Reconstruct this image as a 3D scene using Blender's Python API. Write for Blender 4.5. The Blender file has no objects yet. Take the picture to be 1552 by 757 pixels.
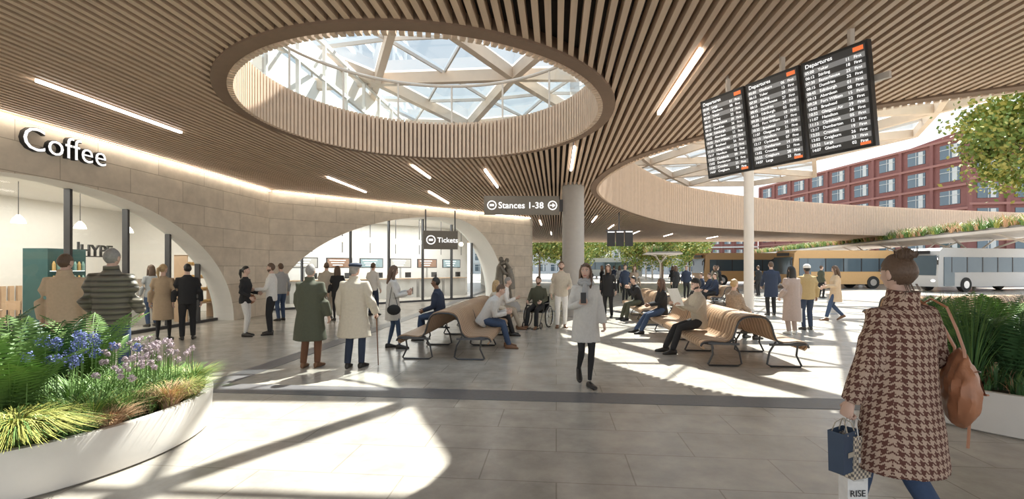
import bpy, math, random
from mathutils import Vector, Matrix, noise
R=random.Random(7)
V=Vector
sc=bpy.context.scene
TH=math.radians(5.4); C5,S5=math.cos(TH),math.sin(TH)
def W(u,v): return (u*C5+v*S5,-u*S5+v*C5)
def Fr(X,Y): return (X*C5-Y*S5, X*S5+Y*C5)
ZC=4.35
# ---------------- materials ----------------
def nt(name):
    m=bpy.data.materials.new(name); m.use_nodes=True
    return m,m.node_tree.nodes,m.node_tree.links,m.node_tree.nodes['Principled BSDF']
def col(c,k=1): return (min(1,c[0]*k),min(1,c[1]*k),min(1,c[2]*k),1)
def mat(name,c,r=.6,m=0,var=.12,sc_=8,bump=0,emit=0,stretch=None):
    M,N,L,P=nt(name)
    tc=N.new('ShaderNodeTexCoord'); no=N.new('ShaderNodeTexNoise'); no.inputs['Scale'].default_value=sc_; no.inputs['Detail'].default_value=4
    mp=N.new('ShaderNodeMapping'); L.new(tc.outputs['Object'],mp.inputs['Vector'])
    if stretch: mp.inputs['Scale'].default_value=stretch
    L.new(mp.outputs[0],no.inputs['Vector'])
    mx=N.new('ShaderNodeMix'); mx.data_type='RGBA'; mx.inputs[6].default_value=col(c,1-var); mx.inputs[7].default_value=col(c,1+var)
    L.new(no.outputs['Fac'],mx.inputs[0]); L.new(mx.outputs[2],P.inputs['Base Color'])
    P.inputs['Roughness'].default_value=r; P.inputs['Metallic'].default_value=m
    if emit:
        L.new(mx.outputs[2],P.inputs['Emission Color']); P.inputs['Emission Strength'].default_value=emit
    if bump:
        b=N.new('ShaderNodeBump'); b.inputs['Strength'].default_value=bump; b.inputs['Distance'].default_value=.01
        L.new(no.outputs['Fac'],b.inputs['Height']); L.new(b.outputs[0],P.inputs['Normal'])
    return M
def brickmat(name,c1,c2,mo,bw,rh,ms,rough,axes='xy',rot=0,nv=.15,bump=.2):
    M,N,L,P=nt(name)
    tc=N.new('ShaderNodeTexCoord'); src=tc.outputs['Object']
    if axes=='xz':
        s=N.new('ShaderNodeSeparateXYZ'); cb=N.new('ShaderNodeCombineXYZ'); L.new(src,s.inputs[0]); L.new(s.outputs[0],cb.inputs[0]); L.new(s.outputs[2],cb.inputs[1]); src=cb.outputs[0]
    mp=N.new('ShaderNodeMapping'); mp.inputs['Rotation'].default_value=(0,0,rot); L.new(src,mp.inputs['Vector'])
    b=N.new('ShaderNodeTexBrick'); L.new(mp.outputs[0],b.inputs['Vector'])
    b.inputs['Scale'].default_value=1; b.inputs['Brick Width'].default_value=bw; b.inputs['Row Height'].default_value=rh; b.inputs['Mortar Size'].default_value=ms; b.inputs['Mortar Smooth'].default_value=.1
    b.inputs['Color1'].default_value=(*c1,1); b.inputs['Color2'].default_value=(*c2,1); b.inputs['Mortar'].default_value=(*mo,1)
    no=N.new('ShaderNodeTexNoise'); no.inputs['Scale'].default_value=2.5; no.inputs['Detail'].default_value=8; no.inputs['Roughness'].default_value=.65
    L.new(mp.outputs[0],no.inputs['Vector'])
    mx=N.new('ShaderNodeMix'); mx.data_type='RGBA'; mx.blend_type='MULTIPLY'; mx.inputs[0].default_value=1
    rp=N.new('ShaderNodeValToRGB'); rp.color_ramp.elements[0].position=.3; rp.color_ramp.elements[0].color=(1-nv*1.6,)*3+(1,); rp.color_ramp.elements[1].position=.7; rp.color_ramp.elements[1].color=(1,1,1,1)
    L.new(no.outputs['Fac'],rp.inputs[0]); L.new(b.outputs['Color'],mx.inputs[6]); L.new(rp.outputs[0],mx.inputs[7]); L.new(mx.outputs[2],P.inputs['Base Color'])
    P.inputs['Roughness'].default_value=rough
    bp=N.new('ShaderNodeBump'); bp.inputs['Strength'].default_value=bump; bp.inputs['Distance'].default_value=.004; bp.invert=True
    L.new(b.outputs['Fac'],bp.inputs['Height']); L.new(bp.outputs[0],P.inputs['Normal'])
    return M
def glassmat(name,tint=(.93,.98,.98),f=.12):
    M,N,L,P=nt(name); N.remove(P); out=N['Material Output']
    t=N.new('ShaderNodeBsdfTransparent'); t.inputs[0].default_value=(*tint,1); g=N.new('ShaderNodeBsdfGlossy'); g.inputs['Roughness'].default_value=.03
    lw=N.new('ShaderNodeLayerWeight'); lw.inputs[0].default_value=.2; ma=N.new('ShaderNodeMath'); ma.operation='MULTIPLY_ADD'; ma.inputs[1].default_value=.5; ma.inputs[2].default_value=f*.4
    L.new(lw.outputs['Fresnel'],ma.inputs[0]); mx=N.new('ShaderNodeMixShader'); L.new(ma.outputs[0],mx.inputs[0]); L.new(t.outputs[0],mx.inputs[1]); L.new(g.outputs[0],mx.inputs[2]); L.new(mx.outputs[0],out.inputs[0])
    return M
def houndstooth():
    M,N,L,P=nt('houndstooth_wool'); tc=N.new('ShaderNodeTexCoord'); s=N.new('ShaderNodeSeparateXYZ'); L.new(tc.outputs['Object'],s.inputs[0]); sn=N.new('ShaderNodeSeparateXYZ'); L.new(tc.outputs['Normal'],sn.inputs[0])
    def ma(op,a,b=None,c=None):
        n=N.new('ShaderNodeMath'); n.operation=op
        for i,x in enumerate((a,b,c)):
            if x is None: continue
            if isinstance(x,(int,float)): n.inputs[i].default_value=x
            else: L.new(x,n.inputs[i])
        return n.outputs[0]
    K=8/.045
    sel=ma('GREATER_THAN',ma('ABSOLUTE',sn.outputs[0]),ma('ABSOLUTE',sn.outputs[1]))
    u=ma('ADD',ma('MULTIPLY',s.outputs[1],sel),ma('MULTIPLY',s.outputs[0],ma('SUBTRACT',1,sel)))
    a=ma('FLOOR',ma('MULTIPLY_ADD',u,K,4000))
    b=ma('FLOOR',ma('MULTIPLY_ADD',s.outputs[2],K,4000))
    wa=ma('LESS_THAN',ma('MODULO',a,8),4); we=ma('LESS_THAN',ma('MODULO',b,8),4); vis=ma('LESS_THAN',ma('MODULO',ma('ADD',a,b),4),2)
    r=ma('ADD',ma('MULTIPLY',vis,wa),ma('MULTIPLY',ma('SUBTRACT',1,vis),we))
    mx=N.new('ShaderNodeMix'); mx.data_type='RGBA'; mx.inputs[6].default_value=(.46,.335,.255,1); mx.inputs[7].default_value=(.115,.045,.033,1); L.new(r,mx.inputs[0]); L.new(mx.outputs[2],P.inputs['Base Color']); P.inputs['Roughness'].default_value=.95
    return M
def puffer():
    M,N,L,P=nt('quilted_olive_nylon'); P.inputs['Base Color'].default_value=(.15,.14,.11,1); P.inputs['Roughness'].default_value=.5
    w=N.new('ShaderNodeTexWave'); w.bands_direction='Z'; w.wave_profile='SIN'; w.inputs['Scale'].default_value=4.6; w.inputs['Distortion'].default_value=.6; tc=N.new('ShaderNodeTexCoord'); L.new(tc.outputs['Object'],w.inputs[0])
    rp=N.new('ShaderNodeValToRGB'); rp.color_ramp.elements[0].color=(.05,.045,.035,1); rp.color_ramp.elements[1].color=(.17,.155,.12,1); rp.color_ramp.elements[1].position=.4; L.new(w.outputs['Fac'],rp.inputs[0]); L.new(rp.outputs[0],P.inputs['Base Color'])
    b=N.new('ShaderNodeBump'); b.inputs['Distance'].default_value=.02; b.inputs['Strength'].default_value=.8; L.new(w.outputs['Fac'],b.inputs['Height']); L.new(b.outputs[0],P.inputs['Normal'])
    return M
FLOOR=brickmat('floor_stone_pavers',(.555,.515,.455),(.51,.472,.415),(.37,.335,.29),1.2,.6,.006,.24,rot=TH,nv=.22)
STONE=brickmat('limestone_cladding',(.78,.70,.59),(.70,.62,.515),(.44,.38,.30),1.6,.56,.008,.75,axes='xz',nv=.14)
BAND=mat('dark_granite',(.14,.138,.145),.4,var=.2,sc_=20)
SLAT=mat('timber_slat',(.56,.41,.295),.5,var=.22,sc_=1.5,stretch=(6,.6,1))
SLATV=mat('timber_slat_vertical',(.63,.475,.355),.5,var=.14,sc_=5)
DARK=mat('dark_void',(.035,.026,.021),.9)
DARK2=mat('brown_backing',(.22,.145,.10),.8)
WHITE=mat('white_plaster',(.84,.82,.78),.6,var=.03)
PLANT_W=mat('planter_concrete_white',(.64,.615,.58),.55,var=.05)
GLULAM=mat('glulam_beam',(.74,.60,.47),.5,var=.08,sc_=3)
GLASS=glassmat('glass_clear'); GLASSR=glassmat('roof_glass',(.9,.97,1),.1)
STEELW=mat('cream_steel',(.68,.62,.56),.4,.1,.03); CONC=mat('column_grey_concrete',(.42,.40,.38),.5,var=.08); STEELD=mat('dark_anodised_frame',(.08,.08,.085),.4,.6,.05); STEEL=mat('brushed_steel',(.6,.6,.6),.3,.9,.03)
LAMP=mat('lamp_diffuser',(1,.94,.85),.5,emit=7,var=.01); COVE=mat('cove_led_strip',(1,.91,.77),.5,emit=8,var=.01); PEND=mat('pendant_glow',(1,.85,.6),.5,emit=3,var=.01)
BLACK=mat('black_plastic',(.02,.02,.022),.4); SCREEN=mat('screen_dark',(.05,.05,.05),.3,emit=.25); SCREEN2=mat('screen_row_grey',(.2,.2,.2),.3,emit=.5); ORANGE=mat('orange_label',(.9,.2,.06),.4,emit=.5); TXT=mat('text_white',(.95,.95,.95),.4,emit=.8); SIGNG=mat('sign_grey',(.24,.225,.20),.5,var=.04)
BENCH=mat('bench_oak',(.56,.39,.255),.4,var=.15,sc_=4); BENCH2=mat('bench_oak_dark',(.36,.23,.14),.4,var=.15,sc_=4)
SOIL=mat('soil',(.06,.045,.03),.95)
G1=mat('leaf_green',(.14,.25,.065),.55,var=.4,sc_=3); G2=mat('leaf_dark_green',(.055,.13,.045),.5,var=.4,sc_=3); G3=mat('leaf_gold_green',(.38,.385,.10),.5,var=.4,sc_=6); G4=mat('grass_rust',(.58,.37,.22),.7,var=.3,sc_=6); BLUE=mat('agapanthus_blue',(.15,.19,.44),.6,var=.35,sc_=20); PINK=mat('allium_pink',(.55,.45,.50),.6,var=.25,sc_=20)
LEAFA=mat('autumn_leaf_yellow',(.40,.38,.09),.6,var=.3,sc_=2); LEAFB=mat('leaf_olive',(.19,.27,.06),.6,var=.3,sc_=2); BARK=mat('bark',(.2,.14,.1),.9,var=.3)
BRICKR=mat('terracotta_cladding',(.23,.095,.082),.85,var=.15,sc_=2); BRICKB=mat('terracotta_band',(.33,.155,.13),.85,var=.1); WIN=mat('window_glass_dark',(.12,.16,.19),.08,.3,.4,.15); WFR=mat('window_frame_pale',(.55,.55,.53),.5); GREYB=mat('pale_office_cladding',(.55,.55,.55),.7)
BUSW=mat('bus_white',(.48,.48,.475),.3,var=.03); BUSO=mat('bus_amber',(.62,.38,.17),.35,var=.05); TYRE=mat('tyre',(.03,.03,.03),.8)
BRONZE=mat('statue_bronze',(.22,.20,.17),.5,.4,.3,12); LEATHER=mat('tan_leather',(.38,.165,.085),.42,var=.3,sc_=14,bump=.5)
def cloth(n,c,v=.12): return mat(n,c,.9,var=v,sc_=30,bump=.25)
CAMEL=cloth('camel_wool',(.58,.44,.30)); BEIGE=cloth('beige_cotton',(.56,.50,.41)); OLIVE=cloth('olive_waxed_cotton',(.085,.09,.062)); LGREY=cloth('pale_grey_wool',(.60,.585,.56)); NAVY=cloth('navy_wool',(.03,.042,.075)); BLK=cloth('black_cloth',(.024,.024,.026)); WHT=cloth('white_cotton',(.78,.76,.73)); DENIM=cloth('denim',(.05,.08,.15)); BROWN=cloth('brown_corduroy',(.17,.08,.045)); KHAKI=cloth('khaki_cotton',(.44,.38,.30)); SCARFG=cloth('grey_knit',(.38,.39,.40)); MUST=cloth('mustard_knit',(.43,.31,.15)); PINKC=cloth('dusty_pink_wool',(.42,.33,.29)); PAT=cloth('patterned_coat',(.32,.25,.19),.6); TRENCH=cloth('tan_trench',(.40,.30,.20))
HOUND=houndstooth(); PUFF=puffer()
SK1=mat('skin_fair',(.64,.43,.34),.5,var=.05); SK2=mat('skin_brown',(.25,.13,.08),.5,var=.05); LIP=mat('lips',(.50,.20,.18),.4); EYEW=mat('eye_white',(.8,.78,.75),.2); EYED=mat('iris_dark',(.05,.03,.02),.2)
HB=mat('hair_brown',(.12,.072,.045),.5,var=.4,sc_=40,stretch=(4,4,1),bump=.5); HG=mat('hair_grey',(.30,.285,.27),.6,var=.3,sc_=40,bump=.5); HBL=mat('hair_blond',(.44,.31,.16),.5,var=.3,sc_=40,bump=.5); HK=mat('hair_black',(.02,.018,.016),.5,var=.3,sc_=40,bump=.4)
SHB=mat('shoe_black_leather',(.025,.022,.02),.35); SHW=mat('shoe_white',(.7,.7,.68),.5); SHBR=mat('shoe_brown_leather',(.2,.1,.05),.4); SHM=SHB
# ---------------- mesh builder ----------------
class MB:
    def __init__(s): s.v=[];s.f=[];s.m=[];s.mats=[]
    def mi(s,m):
        if m not in s.mats: s.mats.append(m)
        return s.mats.index(m)
    def add(s,vs,fs,m,M=None):
        o=len(s.v); s.v+= [tuple(M@V(p)) for p in vs] if M else [tuple(p) for p in vs]
        k=s.mi(m)
        for f in fs: s.f.append(tuple(i+o for i in f)); s.m.append(k)
    def box(s,c,d,m,M=None):
        x,y,z=c;a,b,e=d[0]/2,d[1]/2,d[2]/2
        s.add([(x+i*a,y+j*b,z+k*e) for i in(-1,1) for j in(-1,1) for k in(-1,1)],[(0,1,3,2),(4,6,7,5),(0,4,5,1),(2,3,7,6),(0,2,6,4),(1,5,7,3)],m,M)
    def beam(s,p,q,w,h,m,up=(0,0,1)):
        p,q=V(p),V(q); t=(q-p).normalized(); a=t.cross(V(up)); a=a.normalized() if a.length>1e-4 else V((1,0,0)); b=a.cross(t)
        s.add([e+a*i*w/2+b*k*h/2 for e in(p,q) for i in(-1,1) for k in(-1,1)],[(0,1,3,2),(4,6,7,5),(0,4,5,1),(2,3,7,6),(0,2,6,4),(1,5,7,3)],m)
    def tube(s,pts,rad,m,n=8,side=(1,0,0),closed=False,M=None):
        pts=[V(p) for p in pts]; N=len(pts); vs=[]
        if not hasattr(rad,'__len__'): rad=[rad]*N
        sd=V(side)
        for i,p in enumerate(pts):
            if closed: t=pts[(i+1)%N]-pts[i-1]
            else: t=pts[min(i+1,N-1)]-pts[max(i-1,0)]
            t.normalize(); a=sd-t*sd.dot(t)
            if a.length<.05: a=V((0,1,0))-t*t.y if abs(t.y)<.9 else V((1,0,0))-t*t.x
            a.normalize(); b=t.cross(a); r=rad[i]; rx,ry=(r if hasattr(r,'__len__') else (r,r))
            sd=a if closed or abs(V(side).dot(t))>.9 else sd
            for j in range(n):
                g=2*math.pi*j/n; vs.append(p+a*math.cos(g)*rx+b*math.sin(g)*ry)
        fs=[]
        for i in range(N if closed else N-1):
            for j in range(n):
                k=(i+1)%N; fs.append((i*n+j,i*n+(j+1)%n,k*n+(j+1)%n,k*n+j))
        if not closed:
            fs.append(tuple(range(n-1,-1,-1))); fs.append(tuple((N-1)*n+j for j in range(n)))
        s.add(vs,fs,m,M)
    def ell(s,c,r,m,M=None,nu=12,nv=8,fn=None):
        vs=[];fs=[]
        for i in range(nv+1):
            ph=math.pi*i/nv
            for j in range(nu):
                t=2*math.pi*j/nu; d=(math.sin(ph)*math.cos(t),math.sin(ph)*math.sin(t),math.cos(ph))
                p=V((c[0]+r[0]*d[0],c[1]+r[1]*d[1],c[2]+r[2]*d[2])); vs.append(fn(p,d) if fn else p)
        for i in range(nv):
            for j in range(nu): fs.append((i*nu+j,(i+1)*nu+j,(i+1)*nu+(j+1)%nu,i*nu+(j+1)%nu))
        s.add(vs,fs,m,M)
    def ring(s,c,ax,r,tr,m,n=28,k=6):
        ax=V(ax).normalized(); a=ax.orthogonal().normalized(); b=ax.cross(a)
        s.tube([V(c)+a*r*math.cos(2*math.pi*i/n)+b*r*math.sin(2*math.pi*i/n) for i in range(n)],tr,m,k,side=tuple(ax),closed=True)
    def obj(s,name,smooth=True,parent=None,M=None,ang=.7):
        me=bpy.data.meshes.new(name); me.from_pydata(s.v,[],s.f)
        for m in s.mats: me.materials.append(m)
        me.polygons.foreach_set('material_index',s.m)
        me.update()
        if smooth:
            me.polygons.foreach_set('use_smooth',[True]*len(me.polygons))
            try: me.set_sharp_from_angle(angle=ang)
            except Exception: pass
        ob=bpy.data.objects.new(name,me); sc.collection.objects.link(ob)
        if M is not None: ob.matrix_world=M
        if parent: ob.parent=parent
        return ob
def basis(x,y,o):
    x=V(x).normalized(); y=V(y); y=(y-x*y.dot(x)).normalized(); z=x.cross(y)
    return Matrix(((x.x,y.x,z.x,o[0]),(x.y,y.y,z.y,o[1]),(x.z,y.z,z.z,o[2]),(0,0,0,1)))
def text(s,M,size,m,ext=.002,parent=None,name='lettering',al='LEFT',ls=1,bold=0):
    c=bpy.data.curves.new(name,'FONT'); c.body=s; c.size=size; c.extrude=ext; c.align_x=al; c.space_line=ls; c.offset=bold; c.materials.append(m); c.resolution_u=3
    o=bpy.data.objects.new(name,c); sc.collection.objects.link(o)
    if parent: o.parent=parent; o.matrix_local=M
    else: o.matrix_world=M
    return o
def empty(name,loc=(0,0,0)):
    e=bpy.data.objects.new(name,None); sc.collection.objects.link(e); e.location=loc; return e
# ---------------- people ----------------
def remesh(mb,vox,amp,seed,it=6):
    me=bpy.data.meshes.new('t'); me.from_pydata(mb.v,[],mb.f); ob=bpy.data.objects.new('t',me); sc.collection.objects.link(ob)
    m=ob.modifiers.new('r','REMESH'); m.mode='VOXEL'; m.voxel_size=vox
    s=ob.modifiers.new('s','SMOOTH'); s.factor=.5; s.iterations=it
    dg=bpy.context.evaluated_depsgraph_get(); e=bpy.data.meshes.new_from_object(ob.evaluated_get(dg))
    vs=[]
    for v in e.vertices:
        p=v.co; q=V((p.x*6+seed,p.y*6,p.z*2.6)); w=noise.noise(q)+.35*noise.noise(q*2.6)
        vs.append(tuple(p+v.normal*(amp*w)))
    fs=[tuple(p.vertices) for p in e.polygons]
    bpy.data.objects.remove(ob); bpy.data.meshes.remove(me); bpy.data.meshes.remove(e)
    return vs,fs
def ik(a,t,l1,l2,pole):
    a,t=V(a),V(t); d=t-a; D=d.length
    if D>l1+l2-.004: t=a+d.normalized()*(l1+l2-.004); d=t-a; D=d.length
    x=(l1*l1-l2*l2+D*D)/(2*D); h=math.sqrt(max(0,l1*l1-x*x)); u=d.normalized(); p=V(pole); p=(p-u*p.dot(u)).normalized()
    return a+u*x+p*h,t
def G(x,s): return math.exp(-(x/s)**2)
def head(mb,M,skin,hair,style,beard=False,hd=False):
    nu,nv=(44,34) if hd else (30,22)
    def shape(p,d):
        x,y,z=p; t=max(0,-d[2])
        x*=1-.30*t**1.3
        if y<0: y*=1-.42*t; z=z*(1-.25*t) if z<0 else z
        else:
            y*=.94
            y+=.024*G(x,.013)*G(z+.022,.02)+.010*G(x,.012)*G(z-.002,.02)
            y-=.011*(G(x-.03,.015)+G(x+.03,.015))*G(z-.01,.014)
            y+=.004*G(abs(x)-.028,.022)*G(z-.032,.01)+.006*G(x,.022)*G(z+.064,.009)+.008*G(x,.024)*G(z+.1,.016)
        return V((x,y,z))
    o=len(mb.f); mb.ell((0,0,0),(.074,.091,.116),skin,M,nu,nv,shape)
    Mi=M.inverted()
    if hd:
        kl=mb.mi(LIP)
        for i in range(o,len(mb.f)):
            c=Mi@(sum((V(mb.v[j]) for j in mb.f[i]),V())/len(mb.f[i]))
            if c.y>.06 and abs(c.x)<.024 and abs(c.z+.064)<.009: mb.m[i]=kl
    for sx in(-1,1):
        mb.ell((sx*.075,-.004,-.004),(.010,.02,.032),skin,M,8,6)
        mb.ell((sx*.029,.071,.010),(.0135,.010,.0075),EYEW,M,8,6); mb.ell((sx*.029,.079,.010),(.006,.004,.006),EYED,M,8,6)
        mb.tube([M@V((sx*.014,.084,.029)),M@V((sx*.03,.084,.034)),M@V((sx*.046,.075,.029))],.0035,hair,5)
    if not hd: mb.tube([M@V((-.02,.079,-.064)),M@V((0,.086,-.064)),M@V((.02,.079,-.064))],.004,LIP,5)
    if style!='bald':
        tmp=MB(); k=1.09 if style!='short' else 1.075
        def hs(p,d):
            q=shape(p,d); w=1+.035*noise.noise(V((d[0]*5,d[1]*5,d[2]*2)))+.012*noise.noise(V((d[0]*16,d[1]*16,d[2]*5))); return V((q.x*k*w,q.y*(k+.02)*w-.004,q.z*(1.06 if d[2]>0 else 1)*w+.003))
        tmp.ell((0,0,0),(.074,.091,.116),hair,None,nu,nv,hs)
        keep=[]
        for f in tmp.f:
            c=sum((V(tmp.v[j]) for j in f),V())/len(f)
            line=.072-.02*abs(c.x)/.07
            ok=(c.z>line) or (c.y<.012 and c.z>-.035) or (c.y<-.03 and c.z>(-.12 if style!='short' else -.07)) or (c.y<.05 and c.z>.03)
            if ok: keep.append(f)
        mb.add(tmp.v,keep,hair,M)
    if style=='long':
        P=[M@V(q) for q in((0,-.035,.06),(0,-.05,-.03),(0,-.055,-.12),(0,-.05,-.20),(0,-.06,-.30))]
        mb.tube(P,[(.07,.06),(.084,.062),(.092,.055),(.095,.045),(.07,.025)],hair,14)
        for sx in(-1,1): mb.tube([M@V(q) for q in((sx*.05,.03,.09),(sx*.08,.02,.0),(sx*.083,.02,-.1),(sx*.08,.04,-.2),(sx*.07,.05,-.27))],[(.015,.03),(.017,.035),(.02,.035),(.02,.03),(.008,.012)],hair,8)
    if style in('bun','messybun'):
        z=.112 if style=='messybun' else .07
        mb.ell((0,-.05,z),(.047,.047,.040),hair,M,24,16,lambda p,d:p+V(d)*.010*noise.noise(V(d)*4)+V(d)*.004*noise.noise(V(d)*11))
        if style=='messybun':
            for q in range(34):
                g=R.random()*6.28; t=R.random(); a0=V((.05*math.cos(g),-.05+.05*math.sin(g),z-.02)); a1=a0*1.12+V((0,0,.05*t)); a2=a1+V((R.gauss(0,.018),R.gauss(0,.018),-.02)); mb.tube([M@a0,M@a1,M@a2],[.003,.002,.001],hair,4)
            for q in range(12):
                x0=R.uniform(-.05,.05); mb.tube([M@V((x0,-.07,-.06)),M@V((x0*1.1,-.085,-.10)),M@V((x0*1.2+R.gauss(0,.01),-.08,-.14))],[.003,.002,.001],hair,4)
    if style=='pony': mb.tube([M@V(q) for q in((0,-.09,.04),(0,-.13,.02),(0,-.14,-.08),(0,-.12,-.2))],[.02,.032,.035,.01],hair,10)
    if beard:
        tmp=MB(); tmp.ell((0,.001,-.004),(.076,.094,.119),hair,None,30,22,shape)
        keep=[f for f in tmp.f if (lambda c:c.z<-.03 and c.y>-.01 and not(abs(c.x)<.02 and -.075<c.z<-.052) and not (c.z>-.05 and abs(c.x)<.045))(sum((V(tmp.v[j]) for j in f),V())/len(f))]
        mb.add(tmp.v,keep,hair,M)
def hand(mb,w,d,hint,inw,skin,curl=.5,s=1):
    w,d=V(w),V(d).normalized(); a=V(hint); a=a-d*a.dot(d)
    a=a.normalized() if a.length>.05 else d.orthogonal().normalized()
    n=a.cross(d).normalized()
    if n.dot(V(inw))<0: n=-n
    mb.tube([w-d*.03,w,w+d*.03,w+d*.065,w+d*.092],[(.027,.022),(.027,.02),(.036,.018),(.042,.015),(.036,.011)],skin,10,side=tuple(a))
    for k,(o,l) in enumerate(((.031,.068),(.0105,.078),(-.0105,.073),(-.031,.056))):
        p=w+d*(.083-.004*abs(k-1.3))+a*o; pts=[p-d*.015,p]; ang=0; rs=[.0095,.0095]
        for q,fr in enumerate((.45,.32,.23)):
            ang+=curl*(.9,1.1,.8)[q]; p=p+(d*math.cos(ang)+n*math.sin(ang))*l*fr; pts.append(p); rs.append((.0088,.0082,.006)[q])
        mb.tube(pts,rs,skin,7,side=tuple(a))
    p=w+d*.02+a*.026; q=p+(d*.65+a*.65+n*.35).normalized()*.042; r=q+(d*.85+a*.15+n*.5*(.5+curl)).normalized()*.03
    mb.tube([p-a*.015,p,q,r],[.014,.0135,.011,.008],skin,8,side=tuple(n))
def shoe(mb,pos,yaw,pitch,m):
    prof=[(-.075,.018,.05),(-.07,.03,.08),(-.045,.037,.095),(0,.041,.10),(.05,.042,.082),(.1,.046,.062),(.145,.047,.05),(.18,.038,.042),(.2,.018,.028)]
    vs=[];n=12
    for y,w,h in prof:
        for j in range(n):
            g=2*math.pi*j/n; z=h*.5+h*.62*math.sin(g); vs.append(V((w*math.cos(g),y,max(0,min(z,h)))))
    fs=[(i*n+j,i*n+(j+1)%n,(i+1)*n+(j+1)%n,(i+1)*n+j) for i in range(len(prof)-1) for j in range(n)]+[tuple(range(n-1,-1,-1)),tuple((len(prof)-1)*n+j for j in range(n))]
    M=Matrix.Translation(V(pos))@Matrix.Rotation(yaw,4,'Z')@Matrix.Translation((0,.12,0))@Matrix.Rotation(-pitch,4,'X')@Matrix.Translation((0,-.12,0))
    mb.add(vs,fs,m,M); return M@V((0,0,.085))
PP={}
def person(name,x,y,yaw,h=1.75,sex='m',top=BLK,bot=BLK,skin=SK1,hair=HB,style='short',shoe_m=None,g=.012,hem=None,hands=None,feet=None,lean=0,pz=.925,hd=(0,0),scarf=None,beard=False,wide=1,hr=.225,curl=.45,slim=False,hat=None,ep=None,hlean=None,z0=0,vox=.016,hip=(0,0),collar=False,parent=None,belt=None):
    k=h/1.75; mb=MB(); sd=R.random()*50; f=sex=='f'
    a=math.radians(lean); U=V((0,math.sin(a),math.cos(a))); P=V((hip[0],hip[1],pz)); X=V((1,0,0)); Fw=V((0,math.cos(a),-math.sin(a)))
    sw=(.160 if f else .182)*wide
    T=[(-.10,.165,.115,0),(0,.172,.122,0),(.12,.132,.10,0),(.25,.148,.112,.005),(.34,.158,.132,.015),(.42,.155,.11,.005),(.48,.145,.085,0),(.53,.085,.068,0),(.575,.052,.055,0)] if f else [(-.10,.162,.115,0),(0,.168,.12,0),(.12,.155,.112,0),(.25,.168,.12,.005),(.36,.185,.128,.01),(.44,.183,.115,0),(.495,.155,.09,-.005),(.54,.09,.072,-.005),(.585,.06,.062,-.005)]
    if hem is not None and not belt: T=[(q[0],max(q[1],.158 if f else .172),max(q[2],.118),q[3]) if i<5 else q for i,q in enumerate(T)]
    t=MB(); t.tube([P+U*q[0]+Fw*q[3] for q in T],[(q[1]*wide+g,q[2]*wide+g) if i<7 else (q[1]+g*.4,q[2]+g*.4) for i,q in enumerate(T)],top,16)
    if hem is not None:
        q=V((P.x,P.y*.5,hem)); t.tube([P+U*.14,P,(P+q)/2,q],[((.135 if f else .165)*wide+g,.108+g),(.172*wide+g,.130+g),((.172+hr)/2*wide+g*.6,(.130+hr*.78)/2+g*.6),(hr*wide,hr*.78)],top,20)
    hands=hands or ((-.27,.05,.88),(.27,.03,.88)); res=[]
    for i,sx in enumerate((-1,1)):
        S=P+U*.475+X*sx*sw; pole=(ep[i] if ep else (sx*.35,-1,-.25)); E,Hn=ik(S,hands[i],.29,.255,pole)
        res.append((S,E,Hn)); u=(Hn-E)
        S0=P+U*.46+X*sx*sw*.6; gg=g*.7
        t.tube([S0,S-X*sx*.01,S+(E-S)*.5,E,E+u*.5,E+u*.97],[.060+gg,.060+gg,.053+gg,.047+gg,.043+gg,.037+gg],top,12)
        hand(mb,Hn,u+V((0,0,-.05)),(0,1,.35),(-sx,0,-.2),skin,curl)
    if collar:
        mb.tube([P+U*.53,P+U*.575+V((0,-.005,0)),P+U*.625+V((0,-.012,0))],[(.10,.088),(.082,.08),(.078,.078)],top,20)
    vs,fs=remesh(t,vox,.004+g*.12,sd); mb.add(vs,fs,top)
    if belt: mb.tube([P+U*.10,P+U*.145],[(.140+g*1.3,.112+g*1.3)]*2,belt,20)
    l=MB(); l.tube([P+V((0,0,-.10)),P+V((0,0,0)),P+U*.12],[(.13,.10),(.162*wide,.115),(.135*wide,.10)],bot,14)
    feet=feet or ((-.10,-.03,0,0),(.11,.04,0,0))
    for i,sx in enumerate((-1,1)):
        fx,fy,fz,fp=feet[i]; A=shoe(mb,(fx,fy,fz),-sx*.15,fp,shoe_m or SHM)
        Hp=P+X*sx*.088; K,A2=ik(Hp,A,.43,.42,(sx*.08,1,.1))
        w=(-.006 if slim else .010)
        l.tube([Hp+V((0,0,.03)),Hp+(K-Hp)*.45,K,K+(A2-K)*.35,A2+V((0,0,.02)),A2-(A2-K)*-.02],[.088,.078+w,.056+w,.055+w,.040+w*1.4,.038+w*1.6],bot,12)
    vs,fs=remesh(l,vox*.9,.004,sd+9,4); mb.add(vs,fs,bot)
    Nb=P+U*.55; hl=math.radians(lean*.3 if hlean is None else hlean); hu=V((0,math.sin(hl),math.cos(hl)))
    Hc=Nb+U*.04+hu*.13+V((0,.02,0))
    mb.tube([Nb-U*.03,Nb+U*.03,Hc-hu*.05],[.06,.052,.05],skin,12)
    HM=Matrix.Translation(Hc)@Matrix.Rotation(math.radians(hd[0]),4,'Z')@Matrix.Rotation(math.radians(hd[1])-hl*.5,4,'X')
    head(mb,HM,skin,hair,style,beard,vox<.015)
    if hat=='flat':
        mb.ell((0,.015,.085),(.105,.125,.042),NAVY,HM,18,10); mb.ell((0,.10,.066),(.07,.05,.010),NAVY,HM,14,6)
    if hat=='cap': mb.ell((0,-.005,.055),(.09,.108,.085),WHT,HM,18,10,lambda p,d:V((p.x,p.y,max(p.z,.02))))
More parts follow.
